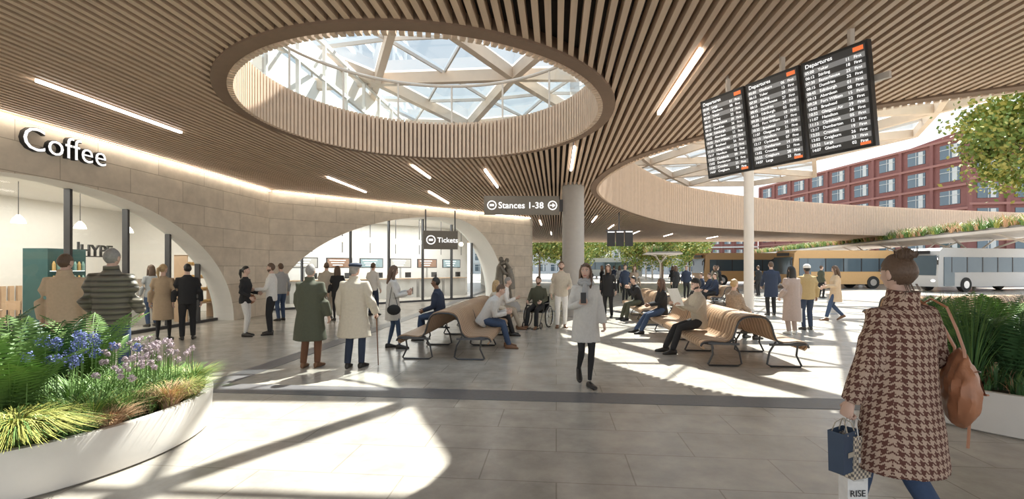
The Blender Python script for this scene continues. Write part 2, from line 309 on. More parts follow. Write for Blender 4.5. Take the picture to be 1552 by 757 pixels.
    if scarf:
        for zz,rr,tt in((.0,.082,.036),(.035,.07,.034)):
            n=20; mb.tube([Nb+V((rr*1.1*math.cos(2*math.pi*i/n),.012+rr*math.sin(2*math.pi*i/n),zz+.01*math.sin(i*2))) for i in range(n)],tt,scarf,8,side=(0,0,1),closed=True)
        mb.tube([Nb+V((.03,.10,0)),Nb+V((.05,.15,-.1)),Nb+V((.05,.165,-.26))],[(.03,.02),(.045,.02),(.05,.012)],scarf,8)
    Mw=Matrix.Translation((x,y,z0))@Matrix.Rotation(math.radians(yaw),4,'Z')@Matrix.Scale(k,4)
    mb.obj(name,True,parent,Mw,ang=1.2); PP[name]=(Mw,res); return Mw,res
def seated(name,x,y,yaw,fy=.50,**kw):
    kw.setdefault('hands',((-.12,.36,.66),(.12,.36,.66))); kw.setdefault('feet',((-.13,fy,0,0),(.13,fy+.04,0,0)))
    return person(name,x,y,yaw,pz=.56,curl=.7,**kw)
fm,fr=person('woman_in_houndstooth_coat',2.26,2.72,12,1.71,'f',HOUND,DENIM,hair=HB,style='messybun',g=.028,hem=.50,hr=.255,hands=((-.30,.10,.76),(.30,.22,1.0)),feet=((-.09,.24,0,0),(.11,-.22,.03,.5)),hd=(0,-4),vox=.0125,collar=True,curl=1.1,wide=1.06)
wk,wr=person('woman_walking_in_pale_coat',1.04,6.62,186,1.69,'f',LGREY,BLK,hair=HB,style='long',g=.018,hem=.62,hr=.215,hands=((-.25,.08,.88),(.14,.27,1.20)),feet=((-.01,.20,0,-.15),(.05,-.22,.05,.6)),hd=(-28,0),scarf=SCARFG,vox=.0135,slim=True,curl=.8)
person('elderly_man_in_green_coat',-3.32,7.7,-4,1.68,'m',OLIVE,BROWN,hair=HG,g=.04,hem=.47,hr=.27,wide=1.06,collar=True,shoe_m=SHBR,hands=((-.22,.16,.9),(.30,.05,.88)),vox=.014)
cm,cr=person('elderly_man_with_flat_cap',-2.58,7.66,-6,1.70,'m',BEIGE,NAVY,hair=HG,hat='flat',g=.04,hem=.52,hr=.28,wide=1.06,collar=True,hands=((-.28,.08,.88),(.32,.14,.92)),hd=(-12,0),vox=.014,curl=1.1)
person('woman_with_phone_in_grey_coat',-2.42,9.5,-75,1.67,'f',LGREY,DENIM,hair=HB,style='long',g=.018,hem=.60,hr=.21,hands=((-.12,.32,1.2),(.1,.30,1.16)),hd=(0,-14),curl=.9,slim=True,feet=((-.1,-.08,0,0),(.1,.14,0,0)))
person('man_in_quilted_jacket',-5.3,6.2,18,1.88,'m',PUFF,DENIM,hair=HG,g=.034,collar=True,hd=(-15,0),vox=.014,hands=((-.24,.16,.98),(.24,.16,.98)))
person('man_in_camel_coat',-6.3,6.6,20,1.82,'m',CAMEL,BLK,hair=HB,g=.02,hem=.55,hr=.23,collar=True,hd=(-20,0),vox=.014)
person('woman_in_tan_trench',-7.82,10.5,25,1.70,'f',TRENCH,BLK,hair=HBL,style='pony',g=.02,hem=.48,hr=.21,hands=((-.26,.05,.88),(.42,.02,1.30)),ep=((-.3,-1,-.2),(.2,-.3,-1)),hd=(-35,0),belt=TRENCH,slim=True)
person('man_in_dark_suit',-7.38,10.65,35,1.71,'m',BLK,BLK,hair=HK,g=.018,hd=(20,0))
person('woman_in_white_trousers',-6.35,11.15,-85,1.66,'f',BLK,WHT,hair=HK,style='pony',hands=((-.15,.26,1.08),(.18,.2,.98)),g=.012,slim=True)
person('man_in_white_shirt',-5.9,11.5,105,1.73,'m',WHT,BLK,hair=HB,beard=True,hands=((-.16,.34,1.12),(.22,.28,1.05)),feet=((-.18,0,0,0),(.16,.06,0,0)),g=.01)
person('man_in_grey_shirt',-7.1,14.4,60,1.75,'m',SCARFG,DENIM,skin=SK1,hair=HB)
person('man_in_beige_shirt',-5.9,14.9,15,1.78,'m',BEIGE,KHAKI,hair=HB,vox=.02)
person('woman_in_black_dress',-5.4,14.5,30,1.68,'f',BLK,BLK,hair=HB,style='long',hem=.75,hr=.19,vox=.02,slim=True)
person('man_in_white_top',-4.75,16.0,-20,1.78,'m',WHT,NAVY,hair=HB,vox=.02)
person('barista_in_black',-11.9,14.0,-100,1.74,'m',BLK,BLK,hair=HB,vox=.02,hands=((-.15,.35,1.1),(.15,.35,1.1))); person('cafe_customer_in_grey',-10.0,13.0,60,1.7,'f',SCARFG,DENIM,style='long',vox=.02)
seated('man_seated_in_navy',-1.62,10.6,88,sex='m',h=1.78,top=NAVY,bot=DENIM,skin=SK2,hair=HK,fy=.42,lean=8,g=.02)
seated('woman_seated_blond',-.50,11.3,-90,sex='f',h=1.68,top=BEIGE,bot=BLK,hair=HBL,style='long',lean=10,g=.02)
seated('man_seated_in_grey_hoodie',-.60,9.6,-92,sex='m',h=1.74,top=LGREY,bot=DENIM,hair=HB,lean=32,hlean=18,g=.022,hands=((-.1,.50,.74),(.1,.50,.72)),shoe_m=SHBR,hd=(0,-12))
seated('elderly_man_seated_in_white',-.36,12.5,-95,sex='m',h=1.78,top=WHT,bot=KHAKI,hair=HG,lean=22,fy=.52,hands=((-.1,.46,.8),(.1,.46,.8)),shoe_m=SHBR)
seated('man_in_wheelchair',.72,12.9,155,sex='m',h=1.74,top=OLIVE,bot=BLK,hair=HB,beard=True,fy=.48,lean=-4,hands=((-.2,.28,.72),(.2,.28,.72)),shoe_m=SHBR)
person('man_in_beige_jacket',1.34,12.75,180,1.79,'m',BEIGE,WHT,hair=HB,beard=True,g=.022,hands=((-.18,.25,1.08),(.27,.05,.88)),shoe_m=SHBR)
person('woman_in_black_by_column',3.15,15.3,150,1.72,'f',BLK,BLK,hair=HB,style='long',hem=.7,hr=.2,vox=.02)
person('man_in_dark_jacket',5.3,22.0,200,1.75,'m',NAVY,BLK,vox=.025)
person('woman_in_red_brown_jacket',5.9,22.6,180,1.7,'f',PAT,BLK,style='long',vox=.025)
seated('man_reading_newspaper',3.60,9.0,92,sex='m',h=1.80,top=KHAKI,bot=BLK,hair=HK,lean=4,g=.018,fy=.55,hands=((-.16,.40,.92),(.16,.40,.92)),hd=(0,-18),beard=True)
seated('woman_seated_in_black',3.76,11.7,95,sex='f',h=1.72,top=BLK,bot=DENIM,skin=SK2,hair=HB,style='long',lean=2,fy=.60,hands=((-.05,.36,.72),(.1,.34,.72)))
seated('man_seated_with_camera',3.98,14.6,100,sex='m',h=1.74,top=BLK,bot=OLIVE,hair=HK,lean=18,hands=((-.1,.38,1.0),(.1,.38,1.0)))
seated('woman_seated_in_patterned_coat',5.0,10.6,-70,sex='f',h=1.72,top=PAT,bot=BLK,hair=HBL,style='bun',lean=2,g=.03)
person('man_in_navy_coat',8.85,16.0,-10,1.82,'m',NAVY,BLK,hair=HB,g=.025,hem=.6,hr=.22,hands=((-.2,.3,.95),(.24,.25,1.0)))
person('woman_in_pink_coat',6.87,11.5,5,1.66,'f',PINKC,PINKC,hair=HK,style='long',g=.032,hem=.35,hr=.24,shoe_m=SHW,curl=1.1,hands=((-.25,.12,.95),(.27,.1,.84)))
person('man_in_mustard_jumper',7.75,12.3,-5,1.70,'m',MUST,NAVY,skin=SK2,hair=HK,hat='cap',g=.03,curl=1,hands=((-.28,.1,.9),(.27,.05,.88)))
person('woman_in_beige_coat_walking',9.95,14.4,70,1.68,'f',CAMEL,DENIM,hair=HB,style='long',g=.022,hem=.6,hr=.22,feet=((-.08,.28,0,0),(.08,-.25,.04,.5)),shoe_m=SHBR,hd=(-10,-15),hands=((-.15,.3,1.1),(.15,.3,1.05)))
for i,(x,y,c,yw) in enumerate(((8.4,24,BLK,30),(9.3,25,NAVY,180),(10.2,23.5,OLIVE,90),(11.4,26,BLK,-60),(6.9,30,SCARFG,0),(14.2,27,BLK,20),(13.0,30,BEIGE,150),(7.4,34,NAVY,0),(5.2,27,BLK,90),(16.5,25,OLIVE,-90),(12,35,BLK,10))):
    person('commuter',x,y,yw,1.72,'m' if i%2 else 'f',c,BLK,style='short' if i%2 else 'long',vox=.03,g=.02)
for x,y in((8.7,20.6),(8.75,21.6),(8.6,19.8)): seated('commuter_seated',x,y,85,sex='m',h=1.74,top=R.choice([BLK,NAVY,OLIVE]),bot=BLK,vox=.03)
def acc(mb,name,M): return mb.obj(name,True,None,M)
H=cr[1][2]+V((0,.03,-.08))
b=MB(); hx,hy,hz=H; b.tube([(hx,hy+.07,hz),(hx,hy+.03,hz+.015),(hx,hy-.03,hz+.012),(hx,hy-.05,hz-.02)],.012,BROWN,8); b.tube([(hx,hy,hz),(hx+.02,hy+.03,.01)],[.011,.009],BROWN,8); acc(b,'walking_cane',cm)
b=MB(); bc=V((.275,-.115,1.0)); RB=Matrix.Translation(bc)@Matrix.Rotation(math.radians(-38),4,'Z')
def bagf(p,d):
    t=(d[2]+1)/2; w=1.10-.50*t**2; fold=.010*math.sin(d[1]*15+d[2]*5)*max(0,1-abs(d[2]))
    sag=-.03*(1-t)*(1-abs(d[1]))
    return V((p.x*w+fold+.010*noise.noise(V(d)*3),p.y*(1.10-.42*t**2)+.014*noise.noise(V(d)*2.5),p.z+.014*noise.noise(V(d)*4)+sag))
b.ell((0,0,0),(.075,.165,.215),LEATHER,RB,40,30,bagf)
T_=lambda *q:[RB@V(p) for p in q]
for yy in(-.075,.075): b.tube(T_((.0,yy,.17),(.0,yy*.9,.21))+[V((.24+yy*.2,-.09+yy*.6,1.33)),V((.185,-.06+yy*.7,1.455)),V((.165,.0+yy*.6,1.50)),V((.185,.08+yy*.3,1.44)),V((.24,.09,1.30)),V((.28,.02,1.18))],[(.013,.005)]*8,LEATHER,6,side=(1,0,0))
b.tube(T_((.055,.10,.12),(.095,.13,-.05),(.088,.14,-.30),(.08,.13,-.40)),[(.012,.006)]*4,LEATHER,6); b.tube(T_((.082,-.12,-.02),(.098,0,-.045),(.084,.12,-.02)),.006,LEATHER,6)
b.tube(T_((.06,-.09,.10),(.072,0,.09),(.06,.09,.10)),.005,BRONZE,6); b.add(T_((.072,-.05,.07),(.072,.05,.07),(.096,.06,-.04),(.096,-.06,-.04)),[(0,1,2,3)],LEATHER)
acc(b,'leather_shoulder_bag',fm)
HX=fr[0][2]+V((0,.01,-.085))
def paperbag(name,dx,dy,w,d,h,top,m,m2,rz,lab=None):
    b=MB(); M=Matrix.Translation(HX+V((dx,dy,0)))@Matrix.Rotation(rz,4,'Z')
    z1=-top; z0=z1-h; vs=[(sx*w/2*(1 if z==z1 else .97),sy*d/2*(1 if z==z1 else .9),z) for z in(z0,z1) for sx,sy in((-1,-1),(1,-1),(1,1),(-1,1))]
    b.add(vs,[(3,2,1,0),(0,1,5,4),(1,2,6,5),(2,3,7,6),(3,0,4,7)],m,M)
    for sy in(-1,1): b.tube([M@V((-w*.25,sy*d/2,z1-.02)),M@V((-w*.2,sy*d*.3,z1*.4)),M@V((0,0,.0)),M@V((w*.2,sy*d*.3,z1*.4)),M@V((w*.25,sy*d/2,z1-.02))],.0035,m2,5)
    b.box((0,-d/2-.002,z0+h*.45),(w*.5,.003,h*.12),m2,M)
    ob=acc(b,name,fm)
    if lab: text(lab,M@basis((1,0,0),(0,0,1),(-w*.42,-d/2-.004,z0+h*.20)),.055,BLK,.001,ob,'bag_lettering')
NAVP=mat('navy_paper',(.05,.075,.12),.5)
def chk():
    M,N,L,P=nt('checked_paper'); c=N.new('ShaderNodeTexChecker'); c.inputs['Scale'].default_value=60; c.inputs[1].default_value=(.7,.6,.46,1); c.inputs[2].default_value=(.16,.14,.13,1); tc=N.new('ShaderNodeTexCoord'); L.new(tc.outputs['Object'],c.inputs[0]); L.new(c.outputs[0],P.inputs['Base Color']); return M
CHK=chk()
paperbag('shopping_bag_navy',-.06,-.02,.17,.09,.24,.07,NAVP,KHAKI,.3); paperbag('shopping_bag_checked',.04,-.01,.15,.09,.26,.10,CHK,WHT,.1); paperbag('shopping_bag_white',.065,.03,.13,.08,.48,.10,WHT,LGREY,-.15,'RISE')
M=PP['woman_with_phone_in_grey_coat'][0]; b=MB(); b.box((0,.42,1.22),(.075,.012,.15),BLACK); acc(b,'smartphone',M)
b=MB(); b.box((.13,.37,1.28),(.075,.012,.15),BLACK); acc(b,'smartphone',wk)
b=MB(); b.ell((-.24,.0,.92),(.06,.15,.13),LEATHER); b.tube([(-.24,.1,1.02),(-.2,.05,1.3),(-.16,0,1.44),(-.2,-.06,1.3),(-.24,-.1,1.02)],.008,LEATHER,6); acc(b,'brown_handbag',PP['woman_in_white_trousers'][0])
b=MB(); b.ell((.27,.02,.84),(.05,.14,.11),BLK); b.tube([(.27,.1,.92),(.22,.02,1.2),(.18,0,1.42),(.22,-.04,1.2),(.27,-.08,.92)],.007,BLK,6); acc(b,'black_handbag',PP['woman_with_phone_in_grey_coat'][0])
Mr,rr=PP['man_reading_newspaper']; b=MB()
for sx in(-1,1): b.add([(0,.46,.88),(sx*.28,.40,.90),(sx*.28,.52,1.22),(0,.58,1.20)],[(0,1,2,3)],WHT)
acc(b,'newspaper',Mr)
b=MB(); b.box((.27,.16,.48),(.05,.3,.36),WHT); b.tube([(.27,.06,.66),(.27,.12,.76),(.27,.2,.76),(.27,.26,.66)],.005,WHT,5); acc(b,'white_shopping_bag',PP['woman_in_pink_coat'][0])
b=MB()
for sx in(-1,1):
    b.ring((sx*.31,-.02,.30),(1,0,0),.285,.018,TYRE,30,6); b.ring((sx*.345,-.02,.30),(1,0,0),.25,.009,STEEL,26,5); b.ring((sx*.25,.42,.09),(1,0,0),.075,.016,TYRE,16,6); b.ell((sx*.31,-.02,.3),(.03,.03,.03),STEEL)
    for q in range(8): g=q*math.pi/4; b.tube([(sx*.31,-.02,.3),(sx*.31,-.02+.28*math.cos(g),.3+.28*math.sin(g))],.003,STEEL,4)
    b.tube([(sx*.24,-.30,.92),(sx*.24,-.22,.90),(sx*.24,-.20,.42),(sx*.24,.30,.42),(sx*.22,.42,.12),(sx*.16,.5,.05)],.012,STEELD,6); b.tube([(sx*.26,-.2,.66),(sx*.26,.2,.66),(sx*.25,.25,.45)],.016,BLACK,6); b.box((sx*.12,.52,.02),(.16,.2,.02),BLACK)
b.box((0,.05,.43),(.46,.46,.03),BLACK); b.box((0,-.21,.64),(.46,.02,.40),BLACK); acc(b,'wheelchair',Matrix.Translation((.72,12.9,0))@Matrix.Rotation(math.radians(155),4,'Z'))
st=empty('bronze_statue_of_embracing_couple',(-.3,17.6,0))
SHM=BRONZE; kw=dict(top=BRONZE,bot=BRONZE,skin=BRONZE,hair=BRONZE)
for nm,dx,dy,yw,sx,hh,z0,hn in(('statue_man',-.18,0,-80,'m',1.74,.28,((-.12,.42,1.25),(.12,.42,1.1))),('statue_woman',.24,.02,95,'f',1.62,.36,((-.14,.34,1.5),(.16,.34,1.55)))):
    person(nm,-.3+dx,17.6+dy,yw,hh,sx,hands=hn,hem=.5,hr=.25,style='short' if sx=='m' else 'bun',z0=z0,lean=5 if sx=='m' else 12,vox=.018,g=.035,**kw)
    o=bpy.data.objects[nm]; o.parent=st; o.matrix_parent_inverse=Matrix.Translation((.3,-17.6,0))
b=MB(); b.tube([(0,0,0),(0,0,.22),(0,0,.36)],[.62,.6,.5],CONC,24); b.obj('statue_plinth',parent=st)
# ---------------- floor ----------------
b=MB(); b.add([(-60,-25,0),(140,-25,0),(140,170,0),(-60,170,0)],[(0,1,2,3)],FLOOR); b.obj('floor',False)
def band(u0,v0,u1,v1,w,nm='floor_band'):
    b=MB(); p=V((*W(u0,v0),.002)); q=V((*W(u1,v1),.002)); b.beam(p,q,w,.006,BAND); b.obj(nm,False)
ub,vb=Fr(-4.2,6.4); band(ub-1.2,vb,30,vb,.46); band(ub,vb+.23,ub,45,.36); band(ub+.2,17.5,30,17.5,.5); band(13,vb+.3,13,45,.4)
# ---------------- ceiling ----------------
def catmull(p,n=8):
    o=[]
    for i in range(len(p)-1):
        a,b_,c,d=V(p[max(i-1,0)]),V(p[i]),V(p[i+1]),V(p[min(i+2,len(p)-1)])
        for k in range(n):
            t=k/n; o.append(.5*((2*b_)+(c-a)*t+(2*a-5*b_+4*c-d)*t*t+(3*b_-a-3*c+d)*t**3))
    o.append(V(p[-1])); return o
OPEN=catmull([(60,-6),(32,.5),(20,3.0),(14,4.4),(10.5,5.6),(7.6,7.0),(6.0,7.9),(4.3,9.2),(3.15,11.2),(2.7,13.5),(2.8,16),(3.5,18.4),(4.6,20.8),(6.7,24.4),(9.8,28.6),(14.5,32.4),(21.6,36.2),(34,40.5),(52,45),(80,51)])
CIR=[V((-1.5+3.14*math.cos(2*math.pi*i/96),8.34+3.14*math.sin(2*math.pi*i/96))) for i in range(96)]
def cross(poly,u):
    r=[]; q=[Fr(*p[:2]) for p in poly]
    for i in range(len(q)):
        a,c=q[i],q[(i+1)%len(q)]
        if (a[0]<=u)!=(c[0]<=u): r.append(a[1]+(c[1]-a[1])*(u-a[0])/(c[0]-a[0]))
    r.sort(); return [(r[i],r[i+1]) for i in range(0,len(r)-1,2)]
def intervals(u,v0,v1):
    cuts=sorted(cross(CIR,u)+cross(OPEN,u)); o=[];s=v0
    for a,c in cuts:
        if a>s: o.append((s,min(a,v1)))
        s=max(s,c)
    if s<v1: o.append((s,v1))
    return [q for q in o if q[1]-q[0]>.02]
sl=MB(); sb=MB(); pit=.136; u=-16
RZ=Matrix.Rotation(-TH,4,'Z')
while u<52:
    for a,c in intervals(u,-3 if u<24 else 25,52):
        if c-a<.05: continue
        if u>-11.5: sl.box((u,(a+c)/2,ZC+.07),(.068,c-a,.14),SLAT)
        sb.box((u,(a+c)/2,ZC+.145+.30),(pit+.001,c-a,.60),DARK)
    u+=pit
sl.obj('ceiling_timber_slats',False,None,RZ); sb.obj('ceiling',False,None,RZ)
def slatwall(name,path,sign,zt,pitch=.11,closed=False):
    b=MB(); pts=[V((p[0],p[1])) for p in path]
    if closed: pts.append(pts[0])
    nr=[]
    for i in range(len(pts)):
        if closed: d=pts[(i+1)%(len(pts)-1)]-pts[(i-1)%(len(pts)-1)]
        else: d=pts[min(i+1,len(pts)-1)]-pts[max(i-1,0)]
        d.normalize(); nr.append(V((-d.y,d.x))*sign)
    z0=ZC-.03
    for i in range(len(pts)-1):
        a0,a1=pts[i]-nr[i]*.12,pts[i]+nr[i]*.08; c0,c1=pts[i+1]-nr[i+1]*.12,pts[i+1]+nr[i+1]*.08; za,zc=zt(pts[i]),zt(pts[i+1])
        b.add([(*a0,z0),(*a1,z0),(*c0,z0),(*c1,z0),(*a0,za),(*a1,za),(*c0,zc),(*c1,zc)],[(0,2,3,1),(1,3,7,5),(0,4,6,2),(4,5,7,6)],DARK2)
        L=(pts[i+1]-pts[i]).length; n=max(1,round(L/pitch))
        for k in range(n):
            t=(k+.5)/n; p=pts[i].lerp(pts[i+1],t); q=nr[i].lerp(nr[i+1],t).normalized(); tt=V((q.y,-q.x)); zz=zt(p)+.02
            c=p+q*.12; w=.6*L/n
            M=Matrix(((tt.x,q.x,0,c.x),(tt.y,q.y,0,c.y),(0,0,1,(z0-.02+zz)/2),(0,0,0,1)))
            b.box((0,0,0),(w,.08,zz-z0+.02),SLATV,M)
    return b.obj(name,False)
slatwall('skylight_drum_timber',CIR,1,lambda p:5.12,closed=True,pitch=.10)
slatwall('roof_opening_fascia_timber',[p for p in OPEN if p.x<58],-1,lambda p:5.12+1.6*max(0,min(1,(p.y-12)/9)) if p.y>12 else 5.12,pitch=.13)
b=MB(); n=64; rr_=3.32; z1=5.1
P=[(-1.5+rr_*math.cos(2*math.pi*i/n),8.34+rr_*math.sin(2*math.pi*i/n)) for i in range(n)]
for i in range(n): a,c=P[i],P[(i+1)%n]; b.add([(*a,z1),(*c,z1),(*c,z1+1.0),(*a,z1+1.0)],[(0,1,2,3)],GLASS)
b.tube([(*p,z1+1.05) for p in P],.04,STEELW,8,side=(0,0,1),closed=True)
for i in range(0,n,4): b.tube([(*P[i],z1),(*P[i],z1+1.05)],.022,STEELW,6)
b.obj('gallery_glass_balustrade')
b=MB(); nodes={}; du,dv=5.2,4.9
def lz(u,v): return 8.7+.35*math.sin(u*.35)*math.cos(v*.25)
for j in range(0,9):
    for i in range(-4,4):
        u_=1.0+i*du+(du/2 if j%2 else 0); v_=2.6+j*dv; nodes[i,j]=V((*W(u_,v_),lz(u_,v_)))
for (i,j),p in nodes.items():
    for q in((i+1,j),(i+(1 if j%2 else 0),j+1),(i-(0 if j%2 else 1),j+1)):
        if q in nodes: b.beam(p,nodes[q],.24,.42,GLULAM)
for j in range(0,8):
    for i in range(-4,4):
        for q in(((i,j),(i+1,j),(i+(1 if j%2 else 0),j+1)),((i,j),(i+(1 if j%2 else 0),j+1),(i-(0 if j%2 else 1),j+1))):
            if all(t in nodes for t in q):
                g=[nodes[t]+V((0,0,.24)) for t in q]; b.add(g,[(0,1,2)],GLASSR)
                m=[(g[0]+g[1])/2,(g[1]+g[2])/2,(g[2]+g[0])/2]
                for w_ in range(3): b.beam(m[w_]-V((0,0,.06)),m[(w_+1)%3]-V((0,0,.06)),.06,.12,STEELW)
b.obj('timber_lattice_glass_roof',False)
x,y=9.2,18.2
b=MB(); b.tube([(x,y,0),(x,y,.03),(x,y,.031),(x,y,8.6)],[.26,.26,.18,.18],STEELW,20); b.obj('roof_support_column')
b=MB()
for k in range(15):
    v=5+k*1.5; x,y=W(-7.2,v); b.box((x,y,6.9),(.1,.1,3.6),WHITE)
for z in(5.2,6.3,7.5,8.6): b.beam((*W(-7.2,5),z),(*W(-7.2,26),z),.1,.14,WHITE)
b.beam((*W(-7.6,5),8.2),(*W(-7.6,26),8.2),.1,.9,WHITE); b.beam((*W(-9.2,5),7),(*W(-9.2,26),7),.1,3.6,WHITE)
b.obj('gallery_curtain_wall',False)
for i,(x,y,l) in enumerate(((-6.83,6.73,2.6),(-5.5,14,2.8),(-2.63,12.4,1.7),(-.75,12.95,2.8),(1.4,10.5,2.5),(-2.96,16.7,3),(2.34,5.8,2.4),(-1.0,19.5,2.6),(1.2,21,2.6),(1.6,27,3),(4.5,25,3),(6.5,30,3),(9.5,35,3),(3,36,3),(13,38,3),(18,41,3),(0,32,3))):
    b=MB(); e=V((S5*l,C5*l,0)); p=V((x,y,ZC-.01)); b.beam(p,p+e,.05,.06,LAMP); b.obj('linear_ceiling_lamp',False)
b=MB(); b.tube([(2.05,15.7,0),(2.05,15.7,.05),(2.05,15.7,.051),(2.05,15.7,ZC+.1)],[.39,.39,.365,.365],CONC,40); b.obj('round_column')
def sign(name,x,y,z,w,h,yaw,s,size,arrow=False):
    b=MB(); b.box((0,0,0),(w,.10,h),SIGNG); M=Matrix.Translation((x,y,z))@Matrix.Rotation(yaw,4,'Z')
    def disc(cx,r):
        b.add([(cx+r*math.cos(2*math.pi*i/24),-.055,r*math.sin(2*math.pi*i/24)) for i in range(24)],[tuple(range(24))],TXT)
        b.add([(cx+r*.78*math.cos(2*math.pi*i/24),-.058,r*.78*math.sin(2*math.pi*i/24)) for i in range(24)],[tuple(range(24))],SIGNG)
    r=h*.25; disc(-w/2+h*.42,r); b.box((-w/2+h*.42,-.06,0),(r*.9,.006,r*.45),TXT)
    if arrow:
        cx=w/2-h*.36; disc(cx,r); b.box((cx-.02,-.06,0),(r*1.0,.006,r*.22),TXT); b.add([(cx+.0,-.062,r*.5),(cx+r*.6,-.062,0),(cx,-.062,-r*.5)],[(0,2,1)],TXT)
    o=b.obj(name,False,None,M); text(s,basis((1,0,0),(0,0,1),(-w/2+h*.76,-.056,-size*.34)),size,TXT,.003,o,'sign_lettering',bold=.003); return o
o=sign('stances_wayfinding_sign',.32,15.6,3.70,2.5,.62,.03,'Stances 1-38',.295,True)
b=MB(); b.box((1.62,15.65,3.7),(.16,.08,.4),STEELD); b.obj('sign_bracket',False)
o=sign('tickets_wayfinding_sign',-2.95,19.3,2.76,1.42,.76,.25,'Tickets',.29)
b=MB(); b.box((-.6,0,.8),(.05,.05,.9),STEELD); b.box((.6,0,.8),(.05,.05,.9),STEELD); b.obj('sign_hangers',False,o)
# ---------------- departures boards ----------------
rd=V((.464,-.886,0)); n_=V((-.886,-.464,0)); up=(n_*.18+V((0,0,1.13))).normalized()
bl=V((2.77,6.9,4.1))-up*1.15
rowsT=['05:00','06:12','07:30','08:15','08:45','09:13','09:28','10:02','10:32','11:07','11:13','12:17','12:32','13:02','13:52','14:07']
rowsP=['Largs','Glenburn','Yoker','Stirling','Easterhouse','Dumfries','Edinburgh','Aberdeen','Fort William','Braehead','Glasgow Air','Hamilton','Clydebank','Dumbarton','Crosslee','Craigburn']
for k in range(3):
    o_=bl+rd*(k*.733); M=basis(rd,up,o_)
    b=MB(); w,h=.70,1.13; b.box((w/2,h/2,-.04),(w,h,.08),BLACK); b.box((w/2,h/2,.003),(w-.05,h-.06,.006),SCREEN)
    rh=(h-.16)/16
    for r_ in range(16):
        if r_%2==0: b.box((w/2,h-.11-rh*(r_+.5),.008),(w-.06,rh*.92,.004),SCREEN2)
    b.box((w-.09,h-.065,.009),(.1,.045,.006),ORANGE); b.box((w-.09,.05,.009),(.1,.03,.006),ORANGE)
    for bx in(.15,.55): b.box((bx,h*.6,-.12),(.04,.5,.08),STEELD)
    o=b.obj('departures_display',False,None,M)
    T=lambda s,x,y,sz,al='LEFT',ls=1:text(s,Matrix.Translation((x,y,.012)),sz,TXT,.0005,o,'display_text',al,ls,.0005)
    T('Departures',.05,h-.085,.065)
    ts=.046; y0=h-.11-rh*.72
    pl=rowsP[k:]+rowsP[:k]
    T('\n'.join(rowsT),.045,y0,ts,'LEFT',rh/ts); T('\n'.join(pl),.19,y0,ts,'LEFT',rh/ts); T('\n'.join('%02d'%((q*7+k*5)%38+1) for q in range(16)),.48,y0,ts,'LEFT',rh/ts); T('\n'.join('First' for q in range(16)),.565,y0,ts*.9,'LEFT',rh/ts/.9)
b=MB(); c0=bl+up*.75-n_*.16; b.beam(c0-rd*.0,c0+rd*2.28,.05,.07,STEELW)
for t in(.3,1.1,1.9): q=c0+rd*t; b.beam(q,V((q.x,q.y,ZC+.05)),.05,.05,STEELW,up=(1,0,0))
b.obj('display_hanging_rail',False)
b=MB()
for k in range(3): b.box((4.9+k*.42,23.2-k*.1,3.05),(.38,.08,.75),BLACK); b.box((4.9+k*.42,23.15-k*.1,3.38),(.34,.03,.05),TXT)
b.box((5.3,23.2,3.9),(.05,.05,1.0),STEELD); b.box((5.3,23.2,3.45),(1.3,.06,.06),STEELD); b.obj('hanging_platform_display',False)
# ---------------- stone walls ----------------
def wall(name,p0,p1,zt,sc_,al,ar,ah,thick,mull,glin):
    p0,p1=V(p0),V(p1); L=(p1-p0).length; M=basis((p1.x-p0.x,p1.y-p0.y,0),(-(p1.y-p0.y),p1.x-p0.x,0),(p0.x,p0.y,0))
    def za(s):
        d=s-sc_; a=al if d<0 else ar
        return ah*math.sqrt(max(0,1-(d/a)**2)) if abs(d)<a else 0
    S=[0]+[sc_-al*math.cos(math.pi/2*i/24) for i in range(25)]+[sc_+ar*math.sin(math.pi/2*i/24) for i in range(1,25)]+[L]
    S=sorted(set(max(0,min(L,s)) for s in S)); b=MB(); g=MB()
    for i in range(len(S)-1):
        a,c=S[i],S[i+1]; A,Cc=za(a),za(c)
        b.add([(a,0,A),(c,0,Cc),(c,0,zt),(a,0,zt)],[(0,1,2,3)],STONE); b.add([(a,thick,A),(c,thick,Cc),(c,thick,zt),(a,thick,zt)],[(3,2,1,0)],WHITE)
        if A>0 or Cc>0:
            b.add([(a,0,A),(c,0,Cc),(c,thick,Cc),(a,thick,A)],[(3,2,1,0)],WHITE); g.add([(a,glin,0),(c,glin,0),(c,glin,Cc),(a,glin,A)],[(0,1,2,3)],GLASS)
    b.add([(L,0,0),(L,thick,0),(L,thick,zt),(L,0,zt)],[(0,1,2,3)],STONE); b.add([(0,0,0),(0,thick,0),(0,thick,zt),(0,0,zt)],[(3,2,1,0)],STONE)
    b.obj(name,False,None,M)
    for s in mull: g.box((s,glin,za(s)/2),(.06,.14,za(s)),STEELD)
    g.box((sc_+(ar-al)/2,glin,.04),(al+ar,.12,.08),STEELD)
    g.obj('window_1' if name=='wall_left' else 'window_2',False,None,M); return M
M1=wall('wall_left',(-9.23,2),(-8.5,16.4),ZC+.02,7.0,5.5,5.5,3.35,.65,[2.6,4.3,6.4,7.9,9.3,10.6,11.7],.57)
M2=wall('wall_back',(-8.5,16.4),(1.0,25.6),ZC+.02,7.9,7.8,3.4,3.95,1.5,[1.6,3.6,5.4,7.2,8.9,10.2],1.35)
b=MB(); pts=[(1.0,25.6),(1.15,26.3),(1.0,27.2),(.3,29),(-1,34),(-3,45)]
for i in range(len(pts)-1): b.add([(*pts[i],0),(*pts[i+1],0),(*pts[i+1],ZC),(*pts[i],ZC)],[(0,1,2,3)],STONE)
b.obj('wall_return',False)
b=MB(); b.beam((-9.1,2,ZC-.05),(-8.42,16.3,ZC-.05),.04,.03,COVE); b.beam((-8.35,16.38,ZC-.05),(1.0,25.45,ZC-.05),.04,.03,COVE); b.obj('cove_light',False)
